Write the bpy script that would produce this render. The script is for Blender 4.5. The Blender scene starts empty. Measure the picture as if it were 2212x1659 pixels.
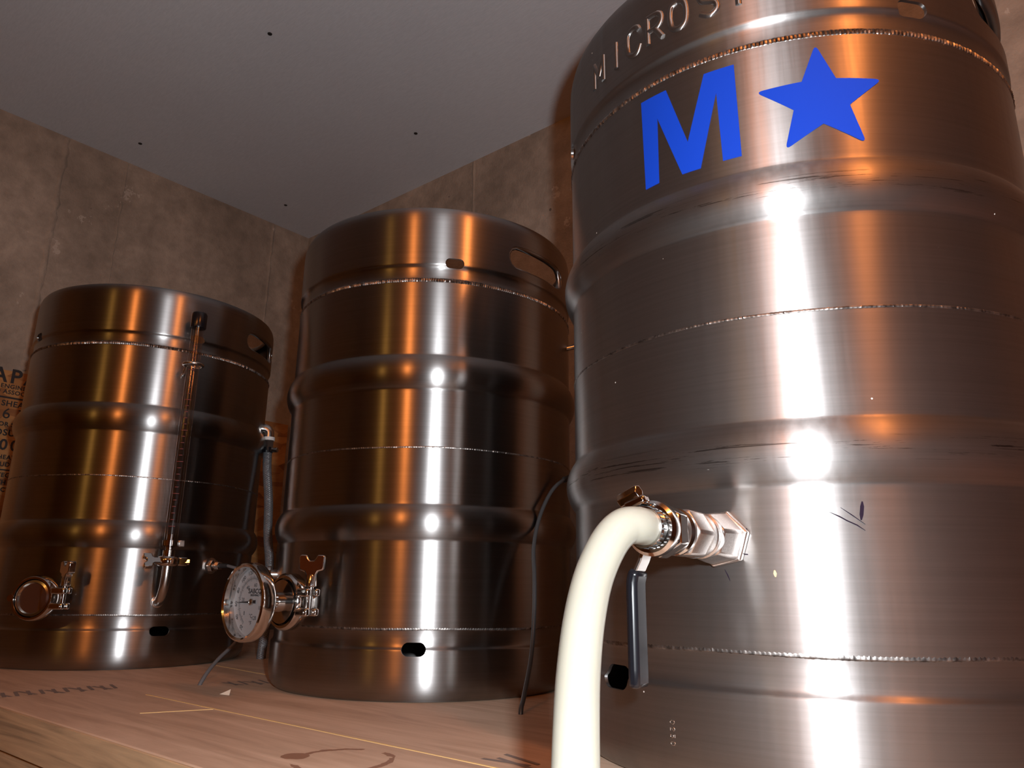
import bpy, bmesh, math, random
from mathutils import Vector, Matrix
random.seed(7)
R = math.radians
scene = bpy.context.scene

# ---------------------------------------------------------------- camera
cam_d = bpy.data.cameras.new('camera'); cam = bpy.data.objects.new('camera', cam_d)
scene.collection.objects.link(cam); scene.camera = cam
CX = Vector((0.7685, 0.6397, 0.0111)); CY = Vector((0.1600, -0.2090, 0.9647)); CF = Vector((-0.6195, 0.7396, 0.2630))
CAM = Vector((0, 0, 0.1218))
m = Matrix((CX, CY, -CF)).transposed().to_4x4(); m.translation = CAM
cam.matrix_world = m
cam_d.sensor_fit = 'HORIZONTAL'; cam_d.sensor_width = 36.0
cam_d.lens = 36.0 * 1613.57 / 2212
cam_d.clip_start = 0.01; cam_d.clip_end = 50

# ---------------------------------------------------------------- view, world, lights
scene.view_settings.view_transform = 'Standard'
try: scene.view_settings.look = 'None'
except Exception: pass
scene.view_settings.gamma = 1.0
scene.view_settings.use_curve_mapping = False
scene.view_settings.exposure = 0.0
world = bpy.data.worlds.new('basement_air'); scene.world = world; world.use_nodes = True
bg = world.node_tree.nodes['Background']
bg.inputs[0].default_value = (1.0, 0.45, 0.22, 1); bg.inputs[1].default_value = 0.0

def lamp(name, loc, col, power, rad, kind='POINT'):
    l = bpy.data.lights.new(name, kind); l.color = col; l.energy = power; l.shadow_soft_size = rad
    o = bpy.data.objects.new(name, l); o.location = loc; scene.collection.objects.link(o); return o
WARM = (1.0, 0.29, 0.062)
flash = lamp('camera_flash', CAM + CX * 0.035 + CY * 0.045, (0.95, 1.0, 1.05), 28.5, 0.009, 'SPOT')       # the camera's own flash, aimed forward
flash.data.spot_size = R(118); flash.data.spot_blend = 0.45; flash.rotation_euler = cam.matrix_world.to_euler()
lamp('room_bulb', (0.346, -1.51, 1.09), WARM, 25.0, 0.05)                                 # bare bulbs of the basement
lamp('room_bulb', (0.495, 0.19, 1.09), WARM, 11.5, 0.045)
lamp('room_bulb', (-0.30, -2.55, 0.98), (1.0, 0.50, 0.10), 6.0, 0.06)

# ---------------------------------------------------------------- mesh helpers
def smooth(me, ang=35):
    me.shade_smooth(); me.set_sharp_from_angle(angle=R(ang))

class MB:
    def __init__(s): s.v = []; s.f = []
    def add(s, vs, fs, M=None):
        b = len(s.v)
        s.v += [tuple(M @ Vector(p)) if M else tuple(p) for p in vs]
        s.f += [tuple(b + i for i in f) for f in fs]
        return s
    def lathe(s, prof, n=48, M=None, phase=0.0, closed=False, caps=True):
        """prof: (axial, radius) about local X axis"""
        vs = []; fs = []; k = len(prof)
        for (a, r) in prof:
            for j in range(n):
                t = phase + 2 * math.pi * j / n
                vs.append((a, r * math.cos(t), r * math.sin(t)))
        rng = k if closed else k - 1
        for i in range(rng):
            i2 = (i + 1) % k
            for j in range(n):
                j2 = (j + 1) % n
                fs.append((i * n + j, i * n + j2, i2 * n + j2, i2 * n + j))
        if caps and not closed:
            fs.append(tuple(range(n - 1, -1, -1))); fs.append(tuple((k - 1) * n + j for j in range(n)))
        return s.add(vs, fs, M)
    def box(s, lo, hi, M=None):
        (a, b, c), (d, e, f) = lo, hi
        vs = [(a, b, c), (d, b, c), (d, e, c), (a, e, c), (a, b, f), (d, b, f), (d, e, f), (a, e, f)]
        return s.add(vs, [(3, 2, 1, 0), (4, 5, 6, 7), (0, 1, 5, 4), (1, 2, 6, 5), (2, 3, 7, 6), (3, 0, 4, 7)], M)
    def prism(s, poly, t0, t1, M=None):
        """poly in local YZ, extruded along X"""
        n = len(poly)
        vs = [(t0, y, z) for y, z in poly] + [(t1, y, z) for y, z in poly]
        fs = [tuple(range(n - 1, -1, -1)), tuple(range(n, 2 * n))] + [(i, (i + 1) % n, n + (i + 1) % n, n + i) for i in range(n)]
        return s.add(vs, fs, M)
    def tube(s, path, r, n=16, M=None, closed=False, caps=True):
        P = [Vector(p) for p in path]; k = len(P); vs = []; fs = []
        rad = r if callable(r) else (lambda u: r)
        def tan(i):
            if closed: return (P[(i + 1) % k] - P[i - 1]).normalized()
            return (P[min(i + 1, k - 1)] - P[max(i - 1, 0)]).normalized()
        T = tan(0); U = T.orthogonal().normalized()
        for i in range(k):
            T2 = tan(i); U = (U - T2 * U.dot(T2)).normalized(); V = T2.cross(U)
            rr = rad(i / max(1, k - 1))
            for j in range(n):
                a = 2 * math.pi * j / n
                vs.append(P[i] + (U * math.cos(a) + V * math.sin(a)) * rr)
        rng = k if closed else k - 1
        for i in range(rng):
            i2 = (i + 1) % k
            for j in range(n):
                j2 = (j + 1) % n
                fs.append((i * n + j, i * n + j2, i2 * n + j2, i2 * n + j))
        if caps and not closed:
            fs.append(tuple(range(n - 1, -1, -1))); fs.append(tuple((k - 1) * n + j for j in range(n)))
        return s.add(vs, fs, M)
    def build(s, name, mat, parent=None, label=None, bevel=0, ang=35, loc=None):
        me = bpy.data.meshes.new(name); me.from_pydata(s.v, [], s.f); me.validate(); 
        bm = bmesh.new(); bm.from_mesh(me); bmesh.ops.recalc_face_normals(bm, faces=bm.faces); bm.to_mesh(me); bm.free()
        smooth(me, ang); me.materials.append(mat)
        o = bpy.data.objects.new(name, me); scene.collection.objects.link(o)
        if parent: o.parent = parent
        if loc: o.location = loc
        if label: o['label'] = label
        if bevel:
            b = o.modifiers.new('bevel', 'BEVEL'); b.width = bevel; b.segments = 2; b.limit_method = 'ANGLE'; b.angle_limit = R(40); b.harden_normals = False
        return o

def spline(pts, n=8):
    P = [Vector(p) for p in pts]; out = []
    for i in range(len(P) - 1):
        p0 = P[max(i - 1, 0)]; p1 = P[i]; p2 = P[i + 1]; p3 = P[min(i + 2, len(P) - 1)]
        for j in range(n):
            t = j / n
            out.append(0.5 * (2 * p1 + (p2 - p0) * t + (2 * p0 - 5 * p1 + 4 * p2 - p3) * t * t + (3 * p1 - p0 - 3 * p2 + p3) * t ** 3))
    out.append(P[-1]); return out

def empty(name, loc=(0, 0, 0)):
    o = bpy.data.objects.new(name, None); o.location = loc; o.empty_display_size = 0.05
    scene.collection.objects.link(o); return o
def tag(o, label, cat, group=None):
    o['label'] = label; o['category'] = cat
    if group: o['group'] = group
    return o
def struct(o, label=None, cat=None):
    o['kind'] = 'structure'
    if label: o['label'] = label
    if cat: o['category'] = cat
    return o

def frame(theta, z):
    """local X radial out from the keg axis, Y tangent (counter-clockwise), Z up"""
    M = Matrix.Rotation(R(theta), 4, 'Z'); M.translation = Vector((0, 0, z)); return M

# ---------------------------------------------------------------- materials
class NT:
    def __init__(s, name):
        s.m = bpy.data.materials.new(name); s.m.use_nodes = True; s.t = s.m.node_tree
        s.b = s.t.nodes['Principled BSDF']; s.out = s.t.nodes['Material Output']
    def n(s, typ, **kw):
        nd = s.t.nodes.new(typ)
        for k, v in kw.items():
            if k.startswith('i_'):
                key = k[2:]; key = int(key) if key.isdigit() else key.replace('_', ' ')
                nd.inputs[key].default_value = v
            else: setattr(nd, k, v)
        return nd
    def l(s, a, b): s.t.links.new(a, b)
    def coord(s, scale=(1, 1, 1), loc=(0, 0, 0), rot=(0, 0, 0)):
        c = s.n('ShaderNodeTexCoord'); mp = s.n('ShaderNodeMapping')
        mp.inputs['Scale'].default_value = scale; mp.inputs['Location'].default_value = loc; mp.inputs['Rotation'].default_value = rot
        s.l(c.outputs['Object'], mp.inputs[0]); return mp.outputs[0]
    def noise(s, vec, scale, detail=4, rough=0.55, dist=0.0):
        nd = s.n('ShaderNodeTexNoise'); nd.inputs['Scale'].default_value = scale; nd.inputs['Detail'].default_value = detail
        nd.inputs['Roughness'].default_value = rough; nd.inputs['Distortion'].default_value = dist
        s.l(vec, nd.inputs['Vector']); return nd.outputs['Fac']
    def ramp(s, fac, stops):
        nd = s.n('ShaderNodeValToRGB'); cr = nd.color_ramp
        while len(cr.elements) < len(stops): cr.elements.new(0.5)
        for e, (p, c) in zip(cr.elements, stops):
            e.position = p; e.color = c if len(c) == 4 else (*c, 1)
        s.l(fac, nd.inputs[0]); return nd.outputs[0]
    def mix(s, fac, a, b, mode='MIX'):
        nd = s.n('ShaderNodeMix', data_type='RGBA', blend_type=mode)
        for idx, v in ((0, fac), (6, a), (7, b)):
            if hasattr(v, 'is_linked'): s.l(v, nd.inputs[idx])
            elif idx == 0: nd.inputs[0].default_value = v
            else: nd.inputs[idx].default_value = (*v, 1) if len(v) == 3 else v
        return nd.outputs[2]
    def math(s, op, a, b=0.0, c=0.0):
        nd = s.n('ShaderNodeMath', operation=op)
        for i, v in enumerate((a, b, c)):
            if hasattr(v, 'is_linked'): s.l(v, nd.inputs[i])
            else: nd.inputs[i].default_value = v
        return nd.outputs[0]
    def bump(s, h, strength=0.3, dist=0.002):
        nd = s.n('ShaderNodeBump'); nd.inputs['Strength'].default_value = strength; nd.inputs['Distance'].default_value = dist
        s.l(h, nd.inputs['Height']); s.l(nd.outputs[0], s.b.inputs['Normal']); return nd
    def set(s, **kw):
        for k, v in kw.items():
            s.b.inputs[k.replace('_', ' ')].default_value = (*v, 1) if isinstance(v, tuple) and len(v) == 3 else v
        return s

def plain(name, col, rough=0.5, metal=0.0, **kw):
    t = NT(name); t.set(Base_Color=col, Roughness=rough, Metallic=metal, **kw); return t.m

def brushed(name, worn):
    t = NT(name)
    t.set(Metallic=1.0, Anisotropic=0.90 if worn else 0.955, Anisotropic_Rotation=0.25)
    tg = t.n('ShaderNodeTangent', direction_type='RADIAL', axis='Z'); t.l(tg.outputs[0], t.b.inputs['Tangent'])
    lines = t.noise(t.coord((4, 4, 420)), 1.0, 3, 0.7)
    blot = t.noise(t.coord((9, 9, 5)), 1.0, 3)
    base = t.ramp(lines, [(0.3, (0.245, 0.232, 0.225)), (0.7, (0.275, 0.262, 0.255))])
    rlo, rhi = (0.285, 0.325) if not worn else (0.36, 0.43)
    rg = t.n('ShaderNodeMapRange'); rg.inputs[1].default_value = 0.3; rg.inputs[2].default_value = 0.7
    rg.inputs[3].default_value = rlo; rg.inputs[4].default_value = rhi; t.l(blot, rg.inputs[0])
    rough = rg.outputs[0]; metal = None
    if worn:
        # faint vertical rub marks, small bright specks of dried splash, dull scuffs
        rub = t.noise(t.coord((170, 170, 6)), 1.0, 3, 0.6)
        rough = t.math('MULTIPLY_ADD', t.math('SUBTRACT', rub, 0.5), 0.16, rough)
        vo = t.n('ShaderNodeTexVoronoi'); vo.inputs['Scale'].default_value = 95.0
        t.l(t.coord(), vo.inputs['Vector'])
        sp = t.math('LESS_THAN', vo.outputs['Distance'], 0.055)
        wn = t.n('ShaderNodeSeparateColor'); t.l(vo.outputs['Color'], wn.inputs[0])
        sp = t.math('MULTIPLY', sp, t.math('GREATER_THAN', wn.outputs[0], 0.93))
        sc = t.noise(t.coord((30, 30, 160)), 1.0, 5, 0.75, 0.6)
        sf = t.math('GREATER_THAN', sc, 0.735)
        mk = t.math('MAXIMUM', sp, t.math('MULTIPLY', sf, 0.55))
        base = t.mix(mk, base, (0.72, 0.68, 0.62))
        # rubbed, dirty crest of the rolling hoops
        cs = t.n('ShaderNodeTexCoord'); fl = t.n('ShaderNodeVectorMath', operation='MULTIPLY'); t.l(cs.outputs['Object'], fl.inputs[0]); fl.inputs[1].default_value = (1, 1, 0)
        ln = t.n('ShaderNodeVectorMath', operation='LENGTH'); t.l(fl.outputs[0], ln.inputs[0])
        crest = t.n('ShaderNodeMapRange'); crest.inputs[1].default_value = 0.2036; crest.inputs[2].default_value = 0.2048; t.l(ln.outputs['Value'], crest.inputs[0])
        dn = t.noise(t.coord((14, 14, 520)), 1.0, 5, 0.7, 0.4)
        dirt = t.math('MULTIPLY', crest.outputs[0], t.math('GREATER_THAN', dn, 0.60))
        base = t.mix(t.math('MULTIPLY', dirt, 0.75), base, (0.035, 0.025, 0.02))
        metal = t.math('SUBTRACT', 1.0, t.math('MULTIPLY', mk, 0.8)); t.l(metal, t.b.inputs['Metallic'])
    t.l(base, t.b.inputs['Base Color']); t.l(rough, t.b.inputs['Roughness'])
    if worn:                                # fine scratches in every direction spread part of the reflection
        g = t.n('ShaderNodeBsdfAnisotropic'); g.inputs['Roughness'].default_value = 0.62; t.l(base, g.inputs['Color'])
        mx = t.n('ShaderNodeMixShader'); mx.inputs[0].default_value = 0.15
        t.l(t.b.outputs[0], mx.inputs[1]); t.l(g.outputs[0], mx.inputs[2]); t.l(mx.outputs[0], t.out.inputs[0])
    return t.m

M = {}
M['steel'] = brushed('brushed_stainless', False)
M['steel_worn'] = brushed('brushed_stainless_worn', True)
M['polish'] = plain('polished_stainless', (0.62, 0.60, 0.58), 0.09, 1.0)
M['satin'] = plain('satin_stainless', (0.60, 0.57, 0.54), 0.24, 1.0)
def bead_mat():
    t = NT('weld_bead_steel'); t.set(Metallic=1.0, Roughness=0.40)
    t.l(t.ramp(t.noise(t.coord((200, 200, 200)), 1.0, 2), [(0.35, (0.10, 0.09, 0.085)), (0.7, (0.36, 0.33, 0.31))]), t.b.inputs['Base Color']); return t.m
M['weld'] = bead_mat()
def cast():
    t = NT('cast_stainless'); t.set(Metallic=1.0, Roughness=0.33)
    nz = t.noise(t.coord(), 900, 3)
    t.l(t.ramp(nz, [(0.3, (0.55, 0.51, 0.48)), (0.7, (0.72, 0.68, 0.65))]), t.b.inputs['Base Color']); t.bump(nz, 0.12, 0.0004); return t.m
M['cast'] = cast()
M['black'] = plain('black_vinyl', (0.006, 0.006, 0.008), 0.22)
M['rubber'] = plain('black_rubber', (0.014, 0.013, 0.013), 0.55)
M['blue'] = plain('blue_vinyl_film', (0.003, 0.038, 0.37), 0.65, Specular_IOR_Level=0.15)
M['ink'] = plain('black_marker_ink', (0.012, 0.006, 0.014), 0.8, Specular_IOR_Level=0.1)
M['print'] = plain('black_print', (0.01, 0.01, 0.012), 0.6)
M['dial'] = plain('white_dial_enamel', (0.30, 0.30, 0.31), 0.5)
M['red'] = plain('red_graduation', (0.13, 0.012, 0.010), 0.6)
M['cable'] = plain('grey_cable_sheath', (0.10, 0.10, 0.105), 0.42)
M['cable_dark'] = plain('dark_cable_sheath', (0.035, 0.036, 0.038), 0.40)
M['white'] = plain('white_plastic', (0.72, 0.71, 0.68), 0.5)
M['straw'] = plain('dried_straw_splash', (0.62, 0.44, 0.16), 0.5)
M['screw'] = plain('dark_screw_head', (0.02, 0.02, 0.02), 0.5)
M['stamp'] = plain('blue_grey_stamp_ink', (0.17, 0.135, 0.12), 0.85)
M['chalk'] = plain('yellow_chalk', (0.62, 0.43, 0.18), 0.9)
M['chip'] = plain('pale_wood_chip', (0.66, 0.56, 0.45), 0.8)

def silicone():
    t = NT('cream_silicone'); t.set(Base_Color=(0.27, 0.262, 0.215), Roughness=0.32, Subsurface_Weight=0.35, Subsurface_Scale=0.006)
    t.b.inputs['Subsurface Radius'].default_value = (1.0, 0.85, 0.5); return t.m
M['silicone'] = silicone()
def clear(name, tint, gl=0.08, k=1.0):
    t = NT(name); tr = t.n('ShaderNodeBsdfTransparent'); tr.inputs[0].default_value = (*tint, 1)
    g = t.n('ShaderNodeBsdfGlossy'); g.inputs['Roughness'].default_value = gl
    lw = t.n('ShaderNodeLayerWeight'); lw.inputs[0].default_value = 0.5
    fc = t.math('MULTIPLY_ADD', t.math('POWER', lw.outputs['Facing'], 3.5), 0.75 * k, 0.035 * k)
    mx = t.n('ShaderNodeMixShader'); t.l(fc, mx.inputs[0]); t.l(tr.outputs[0], mx.inputs[1]); t.l(g.outputs[0], mx.inputs[2])
    t.l(mx.outputs[0], t.out.inputs[0]); return t.m
M['clear'] = clear('clear_polycarbonate', (0.90, 0.87, 0.86), 0.10)
M['glass'] = clear('dial_glass', (0.97, 0.97, 0.97), 0.02, 0.45)
def braid():
    t = NT('braided_grey_hose'); t.set(Roughness=0.30)
    c = t.n('ShaderNodeTexCoord'); 
    w1 = t.n('ShaderNodeTexWave', wave_type='BANDS', bands_direction='DIAGONAL'); w1.inputs['Scale'].default_value = 220
    t.l(c.outputs['Object'], w1.inputs['Vector'])
    t.l(t.ramp(w1.outputs['Fac'], [(0.35, (0.11, 0.11, 0.12)), (0.8, (0.20, 0.20, 0.21))]), t.b.inputs['Base Color'])
    t.bump(w1.outputs['Fac'], 0.35, 0.001); return t.m
M['braid'] = braid()

def concrete():
    t = NT('poured_concrete'); t.set(Roughness=0.88)
    co = t.coord()
    big = t.noise(co, 3.2, 5, 0.6); mid = t.noise(co, 22, 4, 0.65); fine = t.noise(co, 190, 3, 0.6)
    col = t.ramp(big, [(0.30, (0.225, 0.195, 0.158)), (0.55, (0.335, 0.295, 0.243)), (0.75, (0.45, 0.40, 0.335))])
    col = t.mix(0.55, col, t.ramp(mid, [(0.35, (0.62, 0.6, 0.58)), (0.65, (1.15, 1.12, 1.1))]), 'MULTIPLY')
    vo = t.n('ShaderNodeTexVoronoi'); vo.inputs['Scale'].default_value = 26; t.l(co, vo.inputs['Vector'])
    se = t.n('ShaderNodeSeparateColor'); t.l(vo.outputs['Color'], se.inputs[0])
    pit = t.math('MULTIPLY', t.math('LESS_THAN', vo.outputs['Distance'], 0.10), t.math('GREATER_THAN', se.outputs[0], 0.78))
    col = t.mix(t.math('MULTIPLY', pit, 0.8), col, (0.07, 0.055, 0.045))
    pale = t.math('GREATER_THAN', t.noise(co, 9, 6, 0.7), 0.66)
    col = t.mix(t.math('MULTIPLY', pale, 0.34), col, (0.62, 0.58, 0.52))
    t.l(col, t.b.inputs['Base Color'])
    h = t.math('ADD', t.math('MULTIPLY', mid, 0.6), t.math('MULTIPLY', fine, 0.35)); h = t.math('SUBTRACT', h, pit)
    t.bump(h, 0.75, 0.005); return t.m
M['concrete'] = concrete()
def drywall():
    t = NT('grey_drywall_paper'); t.set(Roughness=0.9)
    co = t.coord((1, 6, 1)); a = t.noise(co, 60, 4, 0.6); b = t.noise(t.coord(), 1.6, 3)
    col = t.ramp(b, [(0.3, (0.64, 0.64, 0.66)), (0.7, (0.70, 0.70, 0.715))])
    col = t.mix(0.5, col, t.ramp(a, [(0.3, (0.86, 0.86, 0.86)), (0.7, (1.08, 1.08, 1.08))]), 'MULTIPLY')
    t.l(col, t.b.inputs['Base Color']); t.bump(t.noise(t.coord(), 420, 3), 0.25, 0.001); return t.m
M['drywall'] = drywall()
def ply():
    t = NT('plywood_face'); t.set(Roughness=0.62)
    co = t.coord((3.2, 26, 3)); g = t.noise(co, 1.0, 6, 0.62, 1.2); g2 = t.noise(t.coord((9, 160, 9)), 1.0, 3, 0.6)
    col = t.ramp(g, [(0.30, (0.385, 0.262, 0.178)), (0.52, (0.51, 0.365, 0.262)), (0.72, (0.60, 0.45, 0.335))])
    col = t.mix(0.35, col, t.ramp(g2, [(0.3, (0.78, 0.74, 0.7)), (0.7, (1.08, 1.06, 1.05))]), 'MULTIPLY')
    # dried spill: a drop and an open ring left by a wet glass
    c = t.n('ShaderNodeTexCoord'); wob = t.noise(t.coord(), 60, 3)
    def dist(x, y, sx=1.0, sy=1.0):
        v = t.n('ShaderNodeVectorMath', operation='SUBTRACT'); t.l(c.outputs['Object'], v.inputs[0]); v.inputs[1].default_value = (x, y, 0)
        s_ = t.n('ShaderNodeVectorMath', operation='MULTIPLY'); t.l(v.outputs[0], s_.inputs[0]); s_.inputs[1].default_value = (sx, sy, 0)
        ln = t.n('ShaderNodeVectorMath', operation='LENGTH'); t.l(s_.outputs[0], ln.inputs[0])
        return t.math('MULTIPLY_ADD', t.math('SUBTRACT', wob, 0.5), 0.009, ln.outputs['Value'])
    drop = t.math('LESS_THAN', dist(-0.5085, 0.3638), 0.0105)
    dr = dist(-0.4740, 0.3790)
    ring = t.math('LESS_THAN', t.math('ABSOLUTE', t.math('SUBTRACT', dr, 0.036)), 0.0026)
    ring = t.math('MULTIPLY', ring, t.math('GREATER_THAN', t.noise(t.coord(), 26, 2), 0.47))
    st = t.math('MAXIMUM', drop, ring)
    col = t.mix(t.math('MULTIPLY', st, 0.75), col, (0.16, 0.05, 0.015))
    fl = t.math('GREATER_THAN', t.noise(t.coord((120, 380, 1)), 1.0, 2), 0.765)
    col = t.mix(t.math('MULTIPLY', fl, 0.5), col, (0.72, 0.55, 0.40))
    t.l(col, t.b.inputs['Base Color']); t.bump(g2, 0.12, 0.0008); return t.m
M['ply'] = ply()
def lumber(name, tone):
    t = NT(name); t.set(Roughness=0.75)
    g = t.noise(t.coord((2.2, 30, 55)), 1.0, 6, 0.6, 2.0); g2 = t.noise(t.coord((8, 200, 300)), 1.0, 3)
    a, b_, c_ = [tuple(x * k for x in tone) for k in (0.62, 1.0, 1.25)]
    col = t.ramp(g, [(0.34, a), (0.48, b_), (0.66, c_)])
    col = t.mix(0.4, col, t.ramp(g2, [(0.3, (0.75, 0.72, 0.7)), (0.7, (1.1, 1.08, 1.05))]), 'MULTIPLY')
    t.l(col, t.b.inputs['Base Color']); t.bump(g2, 0.2, 0.001); return t.m
M['lumber'] = lumber('pine_edge_board', (0.40, 0.27, 0.155))
def osb():
    t = NT('oriented_strand_board'); t.set(Roughness=0.7)
    vo = t.n('ShaderNodeTexVoronoi'); vo.inputs['Scale'].default_value = 1.0; vo.inputs['Randomness'].default_value = 1.0
    t.l(t.coord((30, 22, 48), rot=(0.5, 0, 0)), vo.inputs['Vector'])
    se = t.n('ShaderNodeSeparateColor'); t.l(vo.outputs['Color'], se.inputs[0])
    col = t.ramp(se.outputs[0], [(0.0, (0.20, 0.08, 0.022)), (0.5, (0.34, 0.155, 0.045)), (1.0, (0.47, 0.25, 0.085))])
    g = t.noise(t.coord((8, 30, 160)), 1.0, 3); col = t.mix(0.4, col, t.ramp(g, [(0.3, (0.6, 0.6, 0.6)), (0.7, (1.1, 1.1, 1.1))]), 'MULTIPLY')
    t.l(col, t.b.inputs['Base Color']); t.bump(se.outputs[0], 0.3, 0.001); return t.m
M['osb'] = osb()
M['floor'] = plain('bare_concrete_floor', (0.11, 0.095, 0.08), 0.9)
M['panel'] = plain('stained_wood_wall', (0.17, 0.075, 0.028), 0.8)

# ---------------------------------------------------------------- room shell
XL, YB, ZC, ZF, XR, YF = -1.958, 1.2886, 1.2218, -1.20, 2.6, -3.3
def slab(name, lo, hi, mat): return struct(MB().box(lo, hi).build(name, mat))
wl = slab('wall_left', (XL - 0.2, YF, ZF), (XL, YB, ZC), M['concrete'])
wb = slab('wall_back', (XL - 0.2, YB, ZF), (XR, YB + 0.2, ZC), M['concrete'])
slab('wall_right', (XR, YF, ZF), (XR + 0.1, YB, ZC), M['panel'])
slab('wall_front', (XL - 0.2, YF - 0.1, ZF), (XR + 0.1, YF, ZC), M['panel'])
slab('floor', (XL - 0.2, YF - 0.1, ZF - 0.1), (XR + 0.1, YB + 0.2, ZF), M['floor'])
ce = slab('ceiling', (XL - 0.2, YF - 0.1, ZC), (XR + 0.1, YB + 0.2, ZC + 0.05), M['drywall'])

def ridge(name, parent, axis, at, z0, z1, w, h):
    """rough fin left by a form-board joint, built along the wall"""
    mb = MB(); n = 34; L = []
    for i in range(n + 1):
        z = z0 + (z1 - z0) * i / n
        o = random.uniform(-0.0015, 0.0015); ww = w * random.uniform(0.5, 1.25); hh = h * random.uniform(0.35, 1.2)
        L.append((z, o, ww, hh))
    vs = []; fs = []
    for z, o, ww, hh in L:
        for k, (a, b) in enumerate(((-ww, -0.001), (-ww * 0.35, hh), (ww * 0.35, hh), (ww, -0.001))):
            if axis == 'L': vs.append((XL + b, at + o + a, z))
            else: vs.append((at + o + a, YB - b, z))
    for i in range(n):
        for k in range(3): fs.append((i * 4 + k, i * 4 + k + 1, i * 4 + 4 + k + 1, i * 4 + 4 + k))
    mb.add(vs, fs); return mb.build(name, M['concrete'], parent, ang=60)
for y, w_, h_ in ((0.556, 0.010, 0.004), (0.706, 0.003, 0.002), (1.158, 0.005, 0.004)):
    ridge('form_seam', wl, 'L', y, 0.60, ZC - 0.004, w_, h_)
for x, w_, h_ in ((-1.2184, 0.005, 0.004), (-0.60, 0.006, 0.003), (0.02, 0.006, 0.003)):
    ridge('form_seam', wb, 'B', x, 0.0, ZC - 0.004, w_, h_)
# drywall screws set in small dimples
for (x, y) in ((-1.2264, 0.6711), (-1.2494, 1.1032), (-1.8403, 0.6853), (-1.8248, 1.1111), (-0.62, 0.67), (-0.62, 1.10), (-1.2264, 0.24), (-0.62, 0.24)):
    s_ = MB().lathe([(0, 0.0048), (0.0012, 0.0046), (0.0016, 0.003), (0.0010, 0.0012)], 12, Matrix.Translation((x, y, ZC)) @ Matrix.Rotation(R(90), 4, 'Y')).build('screw', M['screw'], ce)

# ---------------------------------------------------------------- workbench
bench = tag(empty('workbench', (0, 0, ZF)), 'plywood workbench top with pine front edge under the three kegs', 'workbench')
def bpart(name, lo, hi, mat, bevel=0.0015):
    o = MB().box(lo, hi).build(name, mat, bench, bevel=bevel); o.location = (0, 0, -ZF); return o
top = bpart('plywood_top', (XL + 0.016, 0.2975, -0.018), (1.6, YB - 0.002, 0.0), M['ply'], 0.002)
bpart('edge_board', (XL + 0.016, 0.2950, -0.0375), (1.6, 0.2974, -0.0006), M['lumber'], 0.0008)
bpart('rail', (XL + 0.016, 0.2976, -0.0375), (1.6, 0.3875, -0.0182), M['lumber'], 0.002)
bpart('apron_board', (XL + 0.016, 0.301, -0.130), (1.6, 0.339, -0.0395), M['lumber'], 0.003)
for x in (XL + 0.065, -0.6, 0.5, 1.5):
    for y in (0.36, YB - 0.08):
        bpart('post', (x - 0.044, y - 0.019, ZF), (x + 0.044, y + 0.019, -0.0395 if y < 1 else -0.018), M['lumber'])
def sheet(name, poly, mat, z=0.0004, th=0.0004):
    mb = MB(); n = len(poly)
    vs = [(x, y, z - th) for x, y in poly] + [(x, y, z) for x, y in poly]
    mb.add(vs, [tuple(range(n - 1, -1, -1)), tuple(range(n, 2 * n))] + [(i, (i + 1) % n, n + (i + 1) % n, n + i) for i in range(n)])
    return mb.build(name, mat, top)
def streak(name, a, b, w, mat, n=24):
    A = Vector(a); B = Vector(b); d = (B - A).normalized(); p = Vector((-d.y, d.x)); up = []; dn = []
    for i in range(n + 1):
        q = A.lerp(B, i / n); ww = w * random.uniform(0.55, 1.15)
        up.append(tuple(q + p * ww)); dn.append(tuple(q - p * ww))
    return sheet(name, up + dn[::-1], mat)
streak('chalk_line', (-0.90, 0.4352), (0.35, 0.4352), 0.0011, M['chalk'], 60)
streak('chalk_line', (-0.778, 0.372), (-0.751, 0.433), 0.0011, M['chalk'])
streak('chalk_line', (-1.14, 0.655), (-0.98, 0.640), 0.0011, M['chalk'])
# blurred grade stamp: rows of slanted dark strokes
for (x0, y0, pitch, n_) in ((-1.005, 0.318, 0.0255, 5), (-0.920, 0.548, 0.0255, 2), (-0.378, 0.448, 0.024, 1)):
    for i in range(n_):
        mb = MB(); y = y0 + pitch * i; x = x0 + 0.008 * i / max(1, n_ - 1)
        for k in range(3):
            yy = y + 0.0065 * k; e = random.uniform(-0.004, 0.004); sl_ = (0.010, -0.006, 0.010)[k]
            q = [(x + 0.020 + e, yy), (x + 0.020 + e, yy + 0.0042), (x - 0.020 + e, yy + 0.0042 + sl_), (x - 0.020 + e, yy + sl_)]
            mb.add([(px, py, 0.0002 + 0.00005 * k) for px, py in q], [(0, 1, 2, 3)])
        mb.build('stamp_mark', M['stamp'], top)
# chip of pale wood lying on the top
ch = MB().add([(0, 0, 0.0002), (0.016, 0.003, 0.0002), (0.005, 0.005, 0.0002), (0.013, 0.006, 0.0062)], [(0, 2, 1), (0, 1, 3), (1, 2, 3), (2, 0, 3)]).build('wood_chip', M['chip'], loc=(-0.845, 0.493, 0.0))
tag(ch, 'tiny pale wood chip lying on the bench in front of the middle keg', 'wood chip')

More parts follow.
